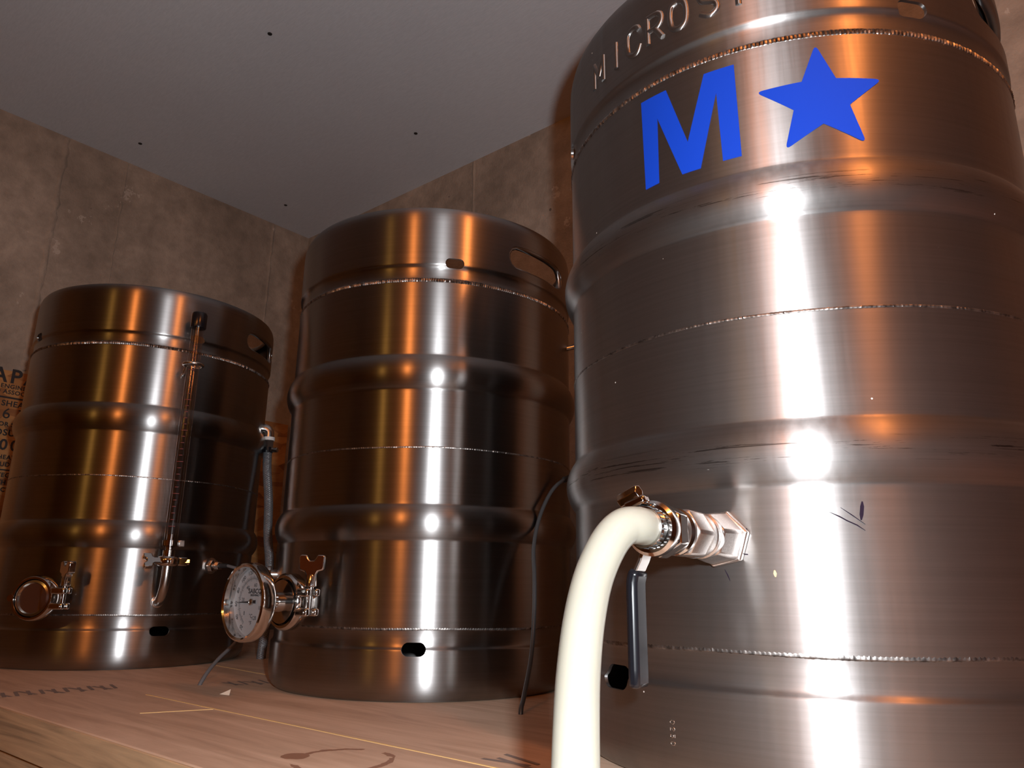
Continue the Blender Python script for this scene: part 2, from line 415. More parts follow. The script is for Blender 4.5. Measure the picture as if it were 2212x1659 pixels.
# ---------------------------------------------------------------- OSB panel against the left wall
XO = XL + 0.013
pan = tag(MB().box((XL + 0.0015, 0.049, ZF), (XO, 1.268, 0.590)).build('strand_board', M['osb'], bevel=0.001),
          'orange strand board panel with black printed stamp leaning on the left concrete wall', 'board')
def text_mesh(name, body, size, mat, parent, Mx, align='CENTER', label=None, ext=0.0002, spacing=1.0, sx=1.0, bold=0.0):
    cu = bpy.data.curves.new(name, 'FONT'); cu.body = body; cu.size = size; cu.align_x = align; cu.align_y = 'CENTER'
    cu.extrude = ext; cu.space_character = spacing; cu.resolution_u = 3; cu.offset = bold
    o = bpy.data.objects.new(name + '_tmp', cu); scene.collection.objects.link(o)
    dg = bpy.context.evaluated_depsgraph_get(); me = bpy.data.meshes.new_from_object(o.evaluated_get(dg)); me.name = name
    bpy.data.objects.remove(o); bpy.data.curves.remove(cu)
    me.transform(Mx @ Matrix.Diagonal((sx, 1, 1, 1))); me.materials.clear(); me.materials.append(mat)
    r = bpy.data.objects.new(name, me); scene.collection.objects.link(r)
    if parent: r.parent = parent
    if label: r['label'] = label
    return r
def on_left_wall(y, z):     # text reads along +Y, faces +X
    return Matrix.Translation((XO + 0.0003, y, z)) @ Matrix(((0, 0, 1, 0), (1, 0, 0, 0), (0, 1, 0, 0), (0, 0, 0, 1)))
rows = [('APA', 0.046, 0.5765, 0.002, 1.25), ('THE ENGINEERED', 0.0135, 0.553, 0.0006, 1.1), ('WOOD ASSOCIATION', 0.0135, 0.540, 0.0006, 1.1),
        ('RATED SHEATHING', 0.018, 0.5135, 0.0008, 1.1), ('24/16 7/16', 0.034, 0.490, 0.0002, 1.1), ('SIZED FOR SPACING', 0.0135, 0.466, 0.0008, 1.1),
        ('EXPOSURE 1', 0.020, 0.447, 0.001, 1.1), ('000', 0.034, 0.419, 0.0015, 1.3), ('PS 2-92 SHEATHING', 0.0135, 0.392, 0.0008, 1.1),
        ('PRP-108 HUD-UM-40', 0.0135, 0.376, 0.0008, 1.1), ('7/16 CATEGORY', 0.0135, 0.352, 0.0008, 1.1), ('STRENGTH AXIS', 0.0135, 0.336, 0.0008, 1.1),
        ('THIS DIRECTION', 0.0135, 0.320, 0.0008, 1.1)]
for body, sz, z, bd, sp_ in rows:
    text_mesh('printed_line', body, sz, M['print'], pan, on_left_wall(0.540, z), spacing=sp_, bold=bd * 0.5)
MB().box((XO, 0.44, 0.5255), (XO + 0.0003, 0.600, 0.5295)).build('printed_rule', M['print'], pan)
MB().box((XO, 0.44, 0.3625), (XO + 0.0003, 0.600, 0.3655)).build('printed_rule', M['print'], pan)

# ---------------------------------------------------------------- kegs
RB, RS = 0.1970, 0.1980          # body radius, skirt radius
def interp(prof, z):
    for (r0, z0), (r1, z1) in zip(prof, prof[1:]):
        if z0 <= z <= z1: return r0 + (r1 - r0) * (z - z0) / max(z1 - z0, 1e-9)
    return prof[-1][0] if z > prof[-1][1] else prof[0][0]

def skirt(name, prof, holes, mat, parent, th=0.0024, ncol=240):
    """sheet-metal band of revolution with stadium-shaped cut-outs; holes = (theta, z, half width deg, half height)"""
    zs = []
    for (r0, z0), (r1, z1) in zip(prof, prof[1:]):
        k = max(1, int((z1 - z0) / 0.0035))
        for i in range(k): zs.append(z0 + (z1 - z0) * i / k)
    zs.append(prof[-1][1]); nr = len(zs); dth = 360.0 / ncol
    verts = []; faces = []; idx = {}
    def V(th_, z):
        verts.append((th_, z)); return len(verts) - 1
    def G(c, r_):
        c %= ncol
        if (c, r_) not in idx: idx[(c, r_)] = V(c * dth, zs[r_])
        return idx[(c, r_)]
    blocked = set(); patches = []
    for (tc, zc, hw, hh) in holes:
        c0 = math.floor((tc - hw) / dth) - 2; c1 = math.ceil((tc + hw) / dth) + 2
        r0 = max(0, max(i for i, z in enumerate(zs) if z <= zc - hh) - 1); r1 = min(nr - 1, min(i for i, z in enumerate(zs) if z >= zc + hh) + 1)
        patches.append((tc, zc, hw, hh, c0, c1, r0, r1))
        for c in range(c0, c1):
            for r_ in range(r0, r1): blocked.add((c % ncol, r_))
    for c in range(ncol):
        for r_ in range(nr - 1):
            if (c, r_) not in blocked: faces.append((G(c, r_), G(c + 1, r_), G(c + 1, r_ + 1), G(c, r_ + 1)))
    loops = []
    for (tc, zc, hw, hh, c0, c1, r0, r1) in patches:
        ring = [(c, r0) for c in range(c0, c1)] + [(c1, r_) for r_ in range(r0, r1)] + [(c, r1) for c in range(c1, c0, -1)] + [(c0, r_) for r_ in range(r1, r0, -1)]
        arc = RS * math.pi / 180; W = hw * arc; rad = min(hh, W) * 0.98; lx = W - rad; ly = hh - rad
        per = 4 * lx + 4 * ly + 2 * math.pi * rad
        # stadium boundary sampled by direction of the outer ring point
        def stad(dx, dz):
            lo, hi = 0.0, 1.0
            def inside(s): 
                qx = max(abs(dx * s) - lx, 0); qz = max(abs(dz * s) - ly, 0); return math.hypot(qx, qz) <= rad
            for _ in range(40):
                mid = (lo + hi) / 2
                if inside(mid): lo = mid
                else: hi = mid
            return dx * lo, dz * lo
        outer = [G(c, r_) for c, r_ in ring]; k = len(outer); NL = 5; rows_ = [outer]
        hw_r = (c1 - c0) * dth / 2 * arc; zr = (zs[r1] - zs[r0]) / 2
        ends = []
        for (c, r_) in ring:
            dx = (c * dth - tc) * arc; dz = zs[r_] - zc
            # warp direction so that samples spread evenly along the slot
            ex, ez = stad(dx, dz * (W / hh) * 0.9 if W > hh else dz)
            ends.append((ex, ez))
        for q in range(1, NL + 1):
            f = q / NL; row = []
            for (c, r_), (ex, ez) in zip(ring, ends):
                dx = (c * dth - tc) * arc; dz = zs[r_] - zc
                row.append(V(tc + (dx + (ex - dx) * f) / arc, zc + dz + (ez - dz) * f))
            rows_.append(row)
        for a, b in zip(rows_, rows_[1:]):
            for i in range(k): faces.append((a[i], a[(i + 1) % k], b[(i + 1) % k], b[i]))
        loops.append([(tc + ex / arc, zc + ez) for ex, ez in ends])
    out3 = []; in3 = []
    for (t, z) in verts:
        r_ = interp(prof, z); a = R(t)
        out3.append((r_ * math.cos(a), r_ * math.sin(a), z)); in3.append(((r_ - th) * math.cos(a), (r_ - th) * math.sin(a), z))
    n = len(verts); F = list(faces) + [tuple(n + i for i in f[::-1]) for f in faces]
    edge = {}
    for f in faces:
        for i in range(len(f)):
            e = (f[i], f[(i + 1) % len(f)]); edge[e] = edge.get(e, 0) + 1
    for (a, b) in edge:
        if (b, a) not in edge: F.append((b, a, a + n, b + n))
    mb = MB(); mb.add(out3 + in3, F); o = mb.build(name, mat, parent, ang=50)
    # rolled edge around every wide hand hole, as a child of the skirt
    for (tc, zc, hw, hh), lp in zip(holes, loops):
        if hw > 8:
            path = []
            for (t, z) in lp:
                a = R(t); r_ = interp(prof, z) - 0.0042
                path.append((r_ * math.cos(a), r_ * math.sin(a), z))
            MB().tube(path, 0.0040, 10, closed=True).build('hand_hole_rim', mat, o, ang=80)
    return o

def lathe_z(name, prof, mat, parent, n=240, closed=True, ang=40):
    Mz = Matrix(((0, 1, 0, 0), (0, 0, 1, 0), (1, 0, 0, 0), (0, 0, 0, 1)))   # axial X -> Z
    return MB().lathe([(z, r) for r, z in prof], n, Mz, closed=closed, caps=False).build(name, mat, parent, ang=ang)

def bead(parent, z, r, w, h, mat, ripples=420):
    """weld bead: small overlapping ripples running round the keg"""
    n = ripples * 3; vs = []; fs = []; prof = ((-1.0, -0.0006), (-0.55, 0.6), (0, 1.0), (0.55, 0.6), (1.0, -0.0006))
    for j in range(n):
        a = 2 * math.pi * j / n; ph = j % 3
        k = (0.45, 1.0, 0.75)[ph] * random.uniform(0.75, 1.1)
        for (u, g) in prof:
            rr = r + (h * g * k if g > 0 else g); zz = z + u * w * random.uniform(0.92, 1.08) + 0.0004 * math.sin(7 * a)
            vs.append((rr * math.cos(a), rr * math.sin(a), zz))
    for j in range(n):
        j2 = (j + 1) % n
        for i in range(4): fs.append((j * 5 + i, j2 * 5 + i, j2 * 5 + i + 1, j * 5 + i + 1))
    return MB().add(vs, fs).build('weld_bead', mat, parent, ang=25)

def keg(loc, Z, label, mat, top_holes, low_holes, group):
    root = tag(empty('steel_keg', (*loc, 0)), label, 'keg', group)
    s2, w2, r2b, r2t, wm, r1b, r1t, w1, s1, rim = Z
    # body shell
    out = [(0.1966, w2), (RB, w2 + 0.004)]
    def hoop(zb, zt):
        zc = (zb + zt) / 2; h = (zt - zb) / 2
        out.append((RB, zb - 0.004)); out.append((RB, zb - 0.0012))
        for i in range(25):
            x = -1 + 2 * i / 24
            out.append((RB + 0.0002 + 0.0078 * max(1 - x * x, 0) ** 0.9, zc + x * h))
        out.append((RB, zt + 0.0012)); out.append((RB, zt + 0.004))
    hoop(r2b, r2t); out.append((RB, wm - 0.006)); out.append((RB, wm + 0.006)); hoop(r1b, r1t); out.append((RB, w1 - 0.004)); out.append((0.1966, w1))
    inn = [(r - 0.002, z) for r, z in out[::-1]]
    sh = [(0.188, w1 + 0.012), (0.170, w1 + 0.026), (0.150, w1 + 0.032)]         # shoulder, cut open at the top
    shi = [(r, z - 0.002) for r, z in sh[::-1]]
    dome = [(r, z) for r, z in ((0.0, w2 - 0.020), (0.08, w2 - 0.018), (0.14, w2 - 0.010), (0.18, w2 - 0.003))]
    prof = dome + out + sh + shi + inn + [(r, z + 0.002) for r, z in dome[::-1]]
    b = lathe_z('body', prof, mat, root, 240, closed=False, ang=40)
    for z, w_, h_ in ((w1 - 0.0005, 0.0034, 0.0018), (wm, 0.0014, 0.0006), (w2, 0.0020, 0.0005)):
        bead(root, z, RB - (0.0006 if z != wm else 0.0), w_, h_, M['weld'])
    low = [(0.1845, 0.0), (0.1885, 0.0012), (0.1925, 0.0045), (0.1955, 0.0100), (0.1974, 0.0175), (RS, 0.0260), (RS, s2 - 0.0020), (0.1979, s2 - 0.0008),
           (0.1971, s2 + 0.0003), (0.1958, s2 + 0.0013), (0.1949, s2 + 0.0035), (0.1949, s2 + 0.0120), (0.1956, w2 - 0.0030), (0.1966, w2)]
    skirt('bottom_skirt', low, low_holes, mat, root)
    up = [(0.1966, w1), (0.1956, w1 + 0.0030), (0.1950, w1 + 0.0075), (0.1949, s1 - 0.0040), (0.1957, s1 - 0.0014), (0.1970, s1 - 0.0004), (0.1979, s1 + 0.0007), (RS, s1 + 0.0022),
          (RS, rim - 0.0200), (0.1976, rim - 0.0115), (0.1962, rim - 0.0055), (0.1938, rim - 0.0016), (0.1905, rim)]
    ch_ = skirt('top_chime', up, top_holes, mat, root)
    rp = [(0.1905 + 0.0, rim), (0.187, rim - 0.0006), (0.1845, rim - 0.0030), (0.1835, rim - 0.0070), (0.1852, rim - 0.0105), (0.1872, rim - 0.0090), (0.1885, rim - 0.004)]
    lathe_z('rim_roll', rp, mat, ch_, 200, closed=True, ang=80)
    return root, ch_, b

ZA = (0.0553, 0.0766, 0.1731, 0.2132, 0.2795, 0.3505, 0.3930, 0.4905, 0.5110, 0.593)
ZB = (0.0615, 0.0850, 0.1866, 0.2285, 0.3015, 0.3712, 0.4109, 0.5146, 0.5335, 0.618)
K1, K2, K3 = (-1.3523, 0.5956), (-0.7682, 0.7396), (-0.2235, 0.6628)
G = 'three stainless kegs in a row on the bench'
keg1, ch1, b1 = keg(K1, ZA, 'leftmost steel keg with clear sight tube and capped clamp port', M['steel'],
    [(36, 0.541, 17, 0.0175), (-144, 0.541, 17, 0.0175), (-91, 0.5135, 3.4, 0.006), (-8, 0.5135, 3.4, 0.006), (89, 0.5135, 3.4, 0.006)],
    [(-8.5, 0.053, 4.2, 0.0068), (81.5, 0.053, 4.2, 0.0068), (171, 0.053, 4.2, 0.0068)], G)
keg2, ch2, b2 = keg(K2, ZA, 'middle steel keg with dial thermometer clamped to its left side', M['steel'],
    [(0, 0.5395, 17.0, 0.0175), (180, 0.5395, 17.0, 0.0175), (-38.2, 0.5145, 3.5, 0.0062), (52, 0.5145, 3.5, 0.0062), (142, 0.5145, 3.5, 0.0062)],
    [(-47.2, 0.0552, 3.9, 0.0072), (43, 0.0552, 3.9, 0.0072), (133, 0.0552, 3.9, 0.0072)], G)
keg3, ch3, b3 = keg(K3, ZB, 'large near steel keg on the right with blue letter and star', M['steel_worn'],
    [(-3, 0.572, 17, 0.019), (177, 0.572, 17, 0.019), (-39.1, 0.5372, 3.6, 0.0062), (-139, 0.5372, 3.2, 0.0062), (90, 0.5372, 3.4, 0.006)],
    [(-114.5, 0.0615, 4.3, 0.0080), (-10, 0.06, 3.4, 0.007), (120, 0.06, 3.4, 0.007)], G)

# ---------------------------------------------------------------- fittings on the kegs
def rounded_wing():
    return [(-0.0056, 0), (0.0056, 0), (0.0058, 0.0130), (0.0075, 0.0165), (0.0125, 0.0180), (0.0142, 0.0200), (0.0146, 0.0330), (0.0128, 0.0350), (0.0060, 0.0350), (0.0042, 0.0310), (0.0022, 0.0285),
            (-0.0022, 0.0285), (-0.0042, 0.0310), (-0.0060, 0.0350), (-0.0128, 0.0350), (-0.0146, 0.0330), (-0.0142, 0.0200), (-0.0125, 0.0180), (-0.0075, 0.0165), (-0.0058, 0.0130)]
def tri_clamp(parent, th, z, a0, size=1.0, name='clamp'):
    F = frame(th, z); k = size
    MB().lathe([(RB - 0.004, 0.0190 * k), (a0 - 0.010, 0.0190 * k), (a0 - 0.006, 0.0235 * k), (a0 - 0.001, 0.0245 * k)], 48, F).build('ferrule', M['satin'], parent)
    c = MB().lathe([(a0 - 0.0085, 0.0262 * k), (a0 - 0.0085, 0.0290 * k), (a0 - 0.0050, 0.0316 * k), (a0 + 0.0050, 0.0316 * k), (a0 + 0.0085, 0.0290 * k), (a0 + 0.0085, 0.0262 * k), (a0 + 0.003, 0.0250 * k), (a0 - 0.003, 0.0250 * k)], 64, F, closed=True)
    cl = c.build(name, M['polish'], parent, ang=50)
    e = MB()
    for zs_ in (1, -1):
        for da in (-0.0062, 0.0062):
            e.box((a0 + da - 0.0032, 0.0270 * k, zs_ * 0.0105 - 0.0045), (a0 + da + 0.0032, 0.0470 * k, zs_ * 0.0105 + 0.0045), F)
    e.box((a0 - 0.0090, 0.0260 * k, 0.0060), (a0 + 0.0090, 0.0340 * k, 0.0150), F); e.box((a0 - 0.0090, 0.0260 * k, -0.0150), (a0 + 0.0090, 0.0340 * k, -0.0060), F)
    e.build('clamp_ear', M['polish'], cl, bevel=0.0018)
    tb = 0.0410 * k
    MB().tube([F @ Vector((a0, tb, -0.013)), F @ Vector((a0, tb, 0.030))], 0.0032, 14).build('clamp_bolt', M['polish'], cl)
    MB().tube([F @ Vector((a0 - 0.010, tb, -0.0105)), F @ Vector((a0 + 0.010, tb, -0.0105))], 0.0030, 12).build('pivot_pin', M['polish'], cl)
    W = F @ Matrix.Translation((a0, tb, 0.0165)) @ Matrix.Rotation(R(-34 if th > -70 else 38), 4, 'Z')
    wn = MB().prism([(y, zz) for y, zz in rounded_wing()], -0.0048, 0.0048, W)
    wn.lathe([(0.0, 0.0066), (0.012, 0.0058), (0.015, 0.0042)], 20, W @ Matrix.Rotation(R(-90), 4, 'Y'))
    wn.build('wing_nut', M['polish'], cl, bevel=0.0016)
    MB().tube([F @ Vector((a0 - 0.009, -0.0305 * k, 0)), F @ Vector((a0 + 0.009, -0.0305 * k, 0))], 0.0048, 14).build('hinge_pin', M['polish'], cl)
    return cl

# keg 1: capped port, sight gauge, probe, hose elbow
cl1 = tri_clamp(keg1, -54.0, 0.100, 0.226)
F = frame(-54.0, 0.100)
MB().lathe([(0.2265, 0.0248), (0.2330, 0.0246), (0.2338, 0.0215), (0.2310, 0.0200), (0.2308, 0.0002)], 64, F).build('blank_cap', plain('turned_cap_face', (0.60, 0.57, 0.54), 0.16, 1.0, Anisotropic=0.7), cl1)

TH, TR = -11.0, 0.2280
F = frame(TH, 0.0)
elb = [(RB - 0.004, 0, 0.0950), (0.2020, 0, 0.0955), (0.2100, 0, 0.0985), (0.2180, 0, 0.1060), (0.2245, 0, 0.1180), (0.2275, 0, 0.1320), (TR, 0, 0.1500)]
sg = MB().tube([F @ p for p in spline(elb, 6)], 0.0068, 24).build('sight_gauge', M['satin'], keg1, label='bent steel port carrying a clear upright sight tube')
MB().lathe([(RB - 0.003, 0.0085), (RB + 0.002, 0.0085), (RB + 0.003, 0.007)], 24, frame(TH, 0.095)).build('weld_collar', M['satin'], sg)
UP = F @ Matrix.Translation((TR, 0, 0)) @ Matrix.Rotation(R(-90), 4, 'Y')      # local X -> up
MB().lathe([(0.147, 0.0125), (0.1485, 0.0145), (0.1515, 0.0155), (0.1565, 0.0155), (0.1595, 0.0145), (0.161, 0.0125)], 32, UP).build('clamp_ring', M['polish'], sg)
e = MB(); e.box((TR - 0.0045, 0.012, 0.1475), (TR + 0.0045, 0.027, 0.1605), F); e.box((TR + 0.010, -0.004, 0.1485), (TR + 0.020, 0.004, 0.1595), F)
e.build('clamp_ear', M['polish'], sg, bevel=0.002)
MB().tube([F @ Vector((TR, 0.024, 0.1540)), F @ Vector((TR + 0.001, 0.030, 0.1540))], 0.0048, 6).build('clamp_nut', M['polish'], sg)
W = F @ Matrix.Translation((TR + 0.006, -0.012, 0.1540)) @ Matrix.Rotation(R(90), 4, 'X') @ Matrix.Rotation(R(35), 4, 'Z')
MB().prism([(y * 0.85, z * 0.68) for y, z in rounded_wing()], -0.003, 0.003, W).build('wing_nut', M['polish'], sg, bevel=0.0014)
MB().lathe([(0.160, 0.0088), (0.170, 0.0088), (0.171, 0.0062), (0.1935, 0.0060), (0.1935, 0.0040)], 28, UP).build('barb', M['polish'], sg)
MB().lathe([(0.1765, 0.0102), (0.1765, 0.0112), (0.1845, 0.0112), (0.1845, 0.0102)], 32, UP, closed=True).build('hose_clamp', M['polish'], sg)
MB().box((TR - 0.004, 0.0105, 0.1755), (TR + 0.005, 0.0195, 0.1855), F).build('clamp_screw', M['satin'], sg, bevel=0.0012)
MB().lathe([(0.174, 0.0095), (0.532, 0.0095), (0.532, 0.0064), (0.174, 0.0064)], 32, UP, closed=True).build('clear_tube', M['clear'], sg, label='clear plastic tube with red graduations')
gr = MB()
for i in range(30):
    z = 0.205 + i * 0.0098; hw = 30 if i % 5 == 0 else 15
    vs = []
    for j in range(7):
        a = R(-25 + (-hw + 2 * hw * j / 6)); 
        for dz in (-0.0005, 0.0005): vs.append(F @ Vector((TR + 0.00965 * math.cos(a), 0.00965 * math.sin(a), z + dz)))
    gr.add(vs, [(2 * j, 2 * j + 2, 2 * j + 3, 2 * j + 1) for j in range(6)])
gr.build('graduation_marks', M['red'], sg)
MB().lathe([(0.5220, 0.0098), (0.5220, 0.0116), (0.5235, 0.0120), (0.5445, 0.0120), (0.5475, 0.0108), (0.5480, 0.0002)], 32, UP).build('end_cap', M['black'], sg, label='black plastic cap on the tube top')
rr = [F @ Vector((TR + 0.0140 * math.cos(a), 0.0140 * math.sin(a), 0.4600)) for a in [2 * math.pi * i / 40 for i in range(40)]]
MB().tube(rr, 0.0026, 12, closed=True).build('support_ring', M['satin'], sg)
MB().tube([F @ p for p in spline([(RB - 0.001, -0.004, 0.449), (RB + 0.006, -0.006, 0.450), (TR - 0.016, -0.006, 0.4585), (TR - 0.0130, -0.005, 0.4600)], 5)], 0.0028, 12).build('support_post', M['satin'], sg)

def probe(parent, th, z, label=None):
    F = frame(th, z)
    p = MB().lathe([(RB - 0.002, 0.0125), (RB + 0.0025, 0.0125), (RB + 0.0030, 0.0110)], 32, F).build('probe_fitting', M['satin'], parent, label=label)
    MB().lathe([(RB + 0.0030, 0.0100), (RB + 0.0100, 0.0100), (RB + 0.0106, 0.0088)], 6, F).build('hex_nut', M['polish'], p, bevel=0.0006)
    MB().lathe([(RB + 0.0106, 0.0045), (RB + 0.0140, 0.0045)], 20, F).build('stem', M['satin'], p)
    MB().lathe([(RB + 0.0140, 0.0066), (RB + 0.0225, 0.0066), (RB + 0.0232, 0.0050)], 6, F).build('gland_nut', M['polish'], p, bevel=0.0005)
    return p
probe(keg1, 12.0, 0.150, 'small steel probe gland with hex nuts')
# elbow for the braided hose
ETH, ER = 50.0, 0.2090
F = frame(ETH, 0.0)
el = [(RB - 0.006, 0, 0.4010), (0.1995, 0, 0.4010), (0.2045, 0, 0.3995), (0.2080, 0, 0.3955), (ER, 0, 0.3890), (ER, 0, 0.3780)]
pe = MB().tube([F @ p for p in spline(el, 6)], 0.0088, 24).build('outlet_elbow', M['satin'], keg1)
ED = F @ Matrix.Translation((ER, 0, 0)) @ Matrix.Rotation(R(-90), 4, 'Y')
MB().lathe([(0.3790, 0.0098), (0.3790, 0.0106), (0.3850, 0.0106), (0.3850, 0.0098)], 28, ED, closed=True).build('thread_tape', M['white'], pe, label='ring of white thread tape')
MB().lathe([(0.3600, 0.0098), (0.3790, 0.0098)], 6, ED).build('hex_adapter', M['satin'], pe)

# keg 2: thermometer on clamp, plug, sight-gauge post, probe
TT, TZ = -89.6, 0.1035
cl2 = tri_clamp(keg2, TT, TZ, 0.219)
F = frame(TT, TZ)
thm = MB().lathe([(0.2630, 0.0400), (0.2632, 0.0412), (0.2655, 0.0420), (0.2745, 0.0420), (0.2775, 0.0410), (0.2785, 0.0392), (0.2770, 0.0372), (0.2705, 0.0362), (0.2695, 0.0360), (0.2695, 0.0002)][:9] + [(0.2690, 0.0362), (0.2640, 0.0362), (0.2628, 0.0380)], 80, F, closed=True).build('thermometer', M['polish'], keg2, label='round dial thermometer in a polished steel bezel')
MB().lathe([(0.2235, 0.0245), (0.2290, 0.0240), (0.2300, 0.0110), (0.2560, 0.0102), (0.2570, 0.0180), (0.2600, 0.0380), (0.2642, 0.0400), (0.2642, 0.0002)], 64, F).build('case_back', M['polish'], thm)
th_ = MB()
for i in range(5): th_.lathe([(0.2420 + i * 0.0022, 0.0104), (0.2428 + i * 0.0022, 0.0112), (0.2436 + i * 0.0022, 0.0104)], 32, F)
th_.build('thread', M['satin'], thm)
MB().lathe([(0.2643, 0.0364), (0.2650, 0.0364), (0.2651, 0.0002)], 64, F).build('dial_face', M['dial'], thm, label='white dial face with two scales')
AD = 0.2653
def dialpt(ang, rad): a = R(ang); return (-rad * math.cos(a) * -1, rad * math.sin(a))
# dial plane seen from outside: right = +tangent, up = +Z
DIAL = F @ Matrix(((0, 0, 1, AD), (1, 0, 0, 0), (0, 1, 0, 0), (0, 0, 0, 1)))
def angF(f): return 239.0 - (f - 20) * 27.0 / 20.0
tk = MB()
def tick(ang, r0, r1, w):
    a = R(ang); u = Vector((math.cos(a), math.sin(a), 0)); p = Vector((-u.y, u.x, 0)) * w
    tk.add([u * r0 - p, u * r1 - p, u * r1 + p, u * r0 + p], [(0, 1, 2, 3)], DIAL)
for f in range(20, 241, 2): tick(angF(f), 0.0252, 0.0272 if f % 10 else 0.0282, 0.00013 if f % 10 else 0.00022)
for c in range(-4, 117, 2): tick(angF(c * 1.8 + 32), 0.0232 if c % 10 else 0.0222, 0.0246, 0.00013 if c % 10 else 0.00022)
arc = [R(239 - i * 297 / 90) for i in range(91)]
vs = []; 
for a in arc: vs += [(0.02465 * math.cos(a), 0.02465 * math.sin(a), 0), (0.0250 * math.cos(a), 0.0250 * math.sin(a), 0)]
tk.add(vs, [(2 * i, 2 * i + 2, 2 * i + 3, 2 * i + 1) for i in range(90)], DIAL)
tk.build('scale_ticks', M['print'], thm)
def dtext(s, x, y, size, bold=0.0, sx=1.0, rot=0):
    text_mesh('dial_lettering', s, size, M['print'], thm, DIAL @ Matrix.Translation((x, y, 0)) @ Matrix.Rotation(R(rot), 4, 'Z'), ext=0.00003, bold=bold, sx=sx)
for f in range(20, 241, 20): a = R(angF(f)); dtext(str(f), 0.0315 * math.cos(a), 0.0315 * math.sin(a), 0.0062, rot=angF(f) - 90)
for c in range(0, 121, 20): a = R(angF(c * 1.8 + 32)); dtext(str(c), 0.0182 * math.cos(a), 0.0182 * math.sin(a), 0.0058)
dtext('SABCO', 0.004, 0.0112, 0.0072, 0.00014, 1.12); dtext('BREWING', 0.004, 0.0070, 0.0030, 0.0001, 1.2)
dtext('°C', 0.0, -0.0150, 0.0060); dtext('°F', 0.0, -0.0225, 0.0060)
pa = angF(62); a = R(pa); PM = F @ Matrix(((0, 0, 1, AD + 0.0012), (1, 0, 0, 0), (0, 1, 0, 0), (0, 0, 0, 1))) @ Matrix.Rotation(a, 4, 'Z')
MB().add([(-0.0090, -0.0018, 0), (-0.0090, 0.0018, 0), (0.0, 0.0011, 0), (0.0275, 0.0002, 0), (0.0275, -0.0002, 0), (0.0, -0.0011, 0),
          (-0.0090, -0.0018, 0.0005), (-0.0090, 0.0018, 0.0005), (0.0, 0.0011, 0.0005), (0.0275, 0.0002, 0.0005), (0.0275, -0.0002, 0.0005), (0.0, -0.0011, 0.0005)],
         [(0, 1, 2, 3, 4, 5), (11, 10, 9, 8, 7, 6)] + [(i, (i + 1) % 6, 6 + (i + 1) % 6, 6 + i) for i in range(6)], PM).build('pointer', M['print'], thm)
MB().lathe([(AD, 0.0034), (AD + 0.0022, 0.0034), (AD + 0.0030, 0.0022), (AD + 0.0031, 0.0003)], 20, F).build('pointer_hub', M['satin'], thm)
MB().lathe([(0.2712, 0.0363), (0.2720, 0.0363), (0.2720, 0.0002)][:3], 64, F).build('dial_glass', M['glass'], thm)
F = frame(-124.0, 0.135)
pl = MB().lathe([(RB - 0.002, 0.0060), (RB + 0.0080, 0.0060)], 24, F).build('port_plug', M['satin'], keg2)
MB().lathe([(RB + 0.0080, 0.0095), (RB + 0.0086, 0.0105), (RB + 0.0118, 0.0105), (RB + 0.0124, 0.0098), (RB + 0.0124, 0.0002)], 32, F).build('plug_cap', M['polish'], pl)
F = frame(27.0, 0.0)
MB().tube([F @ p for p in spline([(RB - 0.001, 0, 0.452), (RB + 0.008, 0, 0.4535), (RB + 0.018, 0, 0.456), (RB + 0.024, 0, 0.456)], 5)], 0.0038, 14).build('support_post', M['satin'], keg2)
probe(keg2, 46.0, 0.264)

# keg 3: lettering, marks and ball valve
def on_cyl(theta, z, r): a = R(theta); return (r * math.cos(a), r * math.sin(a), z)
def cyl_sheet(name, poly, mat, parent, r0=None, th=0.00025, step=1.2, zbias=0.0):
    """flat film cut to an outline (theta deg, z) and wrapped on the keg wall"""
    r0 = r0 or RB + 0.0001
    bm = bmesh.new(); f = bm.faces.new([bm.verts.new((t * 0.01, z, 0)) for t, z in poly])
    t0 = min(p[0] for p in poly); t1 = max(p[0] for p in poly); t = math.floor(t0 / step) * step + step
    while t < t1:
        bmesh.ops.bisect_plane(bm, geom=bm.verts[:] + bm.edges[:] + bm.faces[:], plane_co=(t * 0.01, 0, 0), plane_no=(1, 0, 0)); t += step
    bmesh.ops.triangulate(bm, faces=bm.faces[:])
    vs = [v.co.copy() for v in bm.verts]; bm.verts.index_update(); fs = [[v.index for v in f.verts] for f in bm.faces]
    bd = [(e.verts[0].index, e.verts[1].index) for e in bm.edges if len(e.link_faces) == 1]; bm.free()
    n = len(vs); A = [on_cyl(v.x * 100, v.y, r0 + th) for v in vs] + [on_cyl(v.x * 100, v.y, r0 - 0.0003) for v in vs]
    F_ = fs + [[n + i for i in f[::-1]] for f in fs] + [(a, b, b + n, a + n) for a, b in bd]
    return MB().add(A, F_).build(name, mat, parent, ang=50)
Mp = [(-100.4, 0.5030), (-93.4, 0.5024), (-88.68, 0.4492), (-84.1, 0.5021), (-77.5, 0.5018), (-77.3, 0.4242), (-81.2, 0.4241), (-81.66, 0.4823), (-86.1, 0.4235), (-90.4, 0.4238), (-96.02, 0.4813), (-96.3, 0.4245), (-100.0, 0.4240)]
cyl_sheet('letter_decal', Mp, M['blue'], keg3).__setitem__('label', 'blue vinyl letter M')
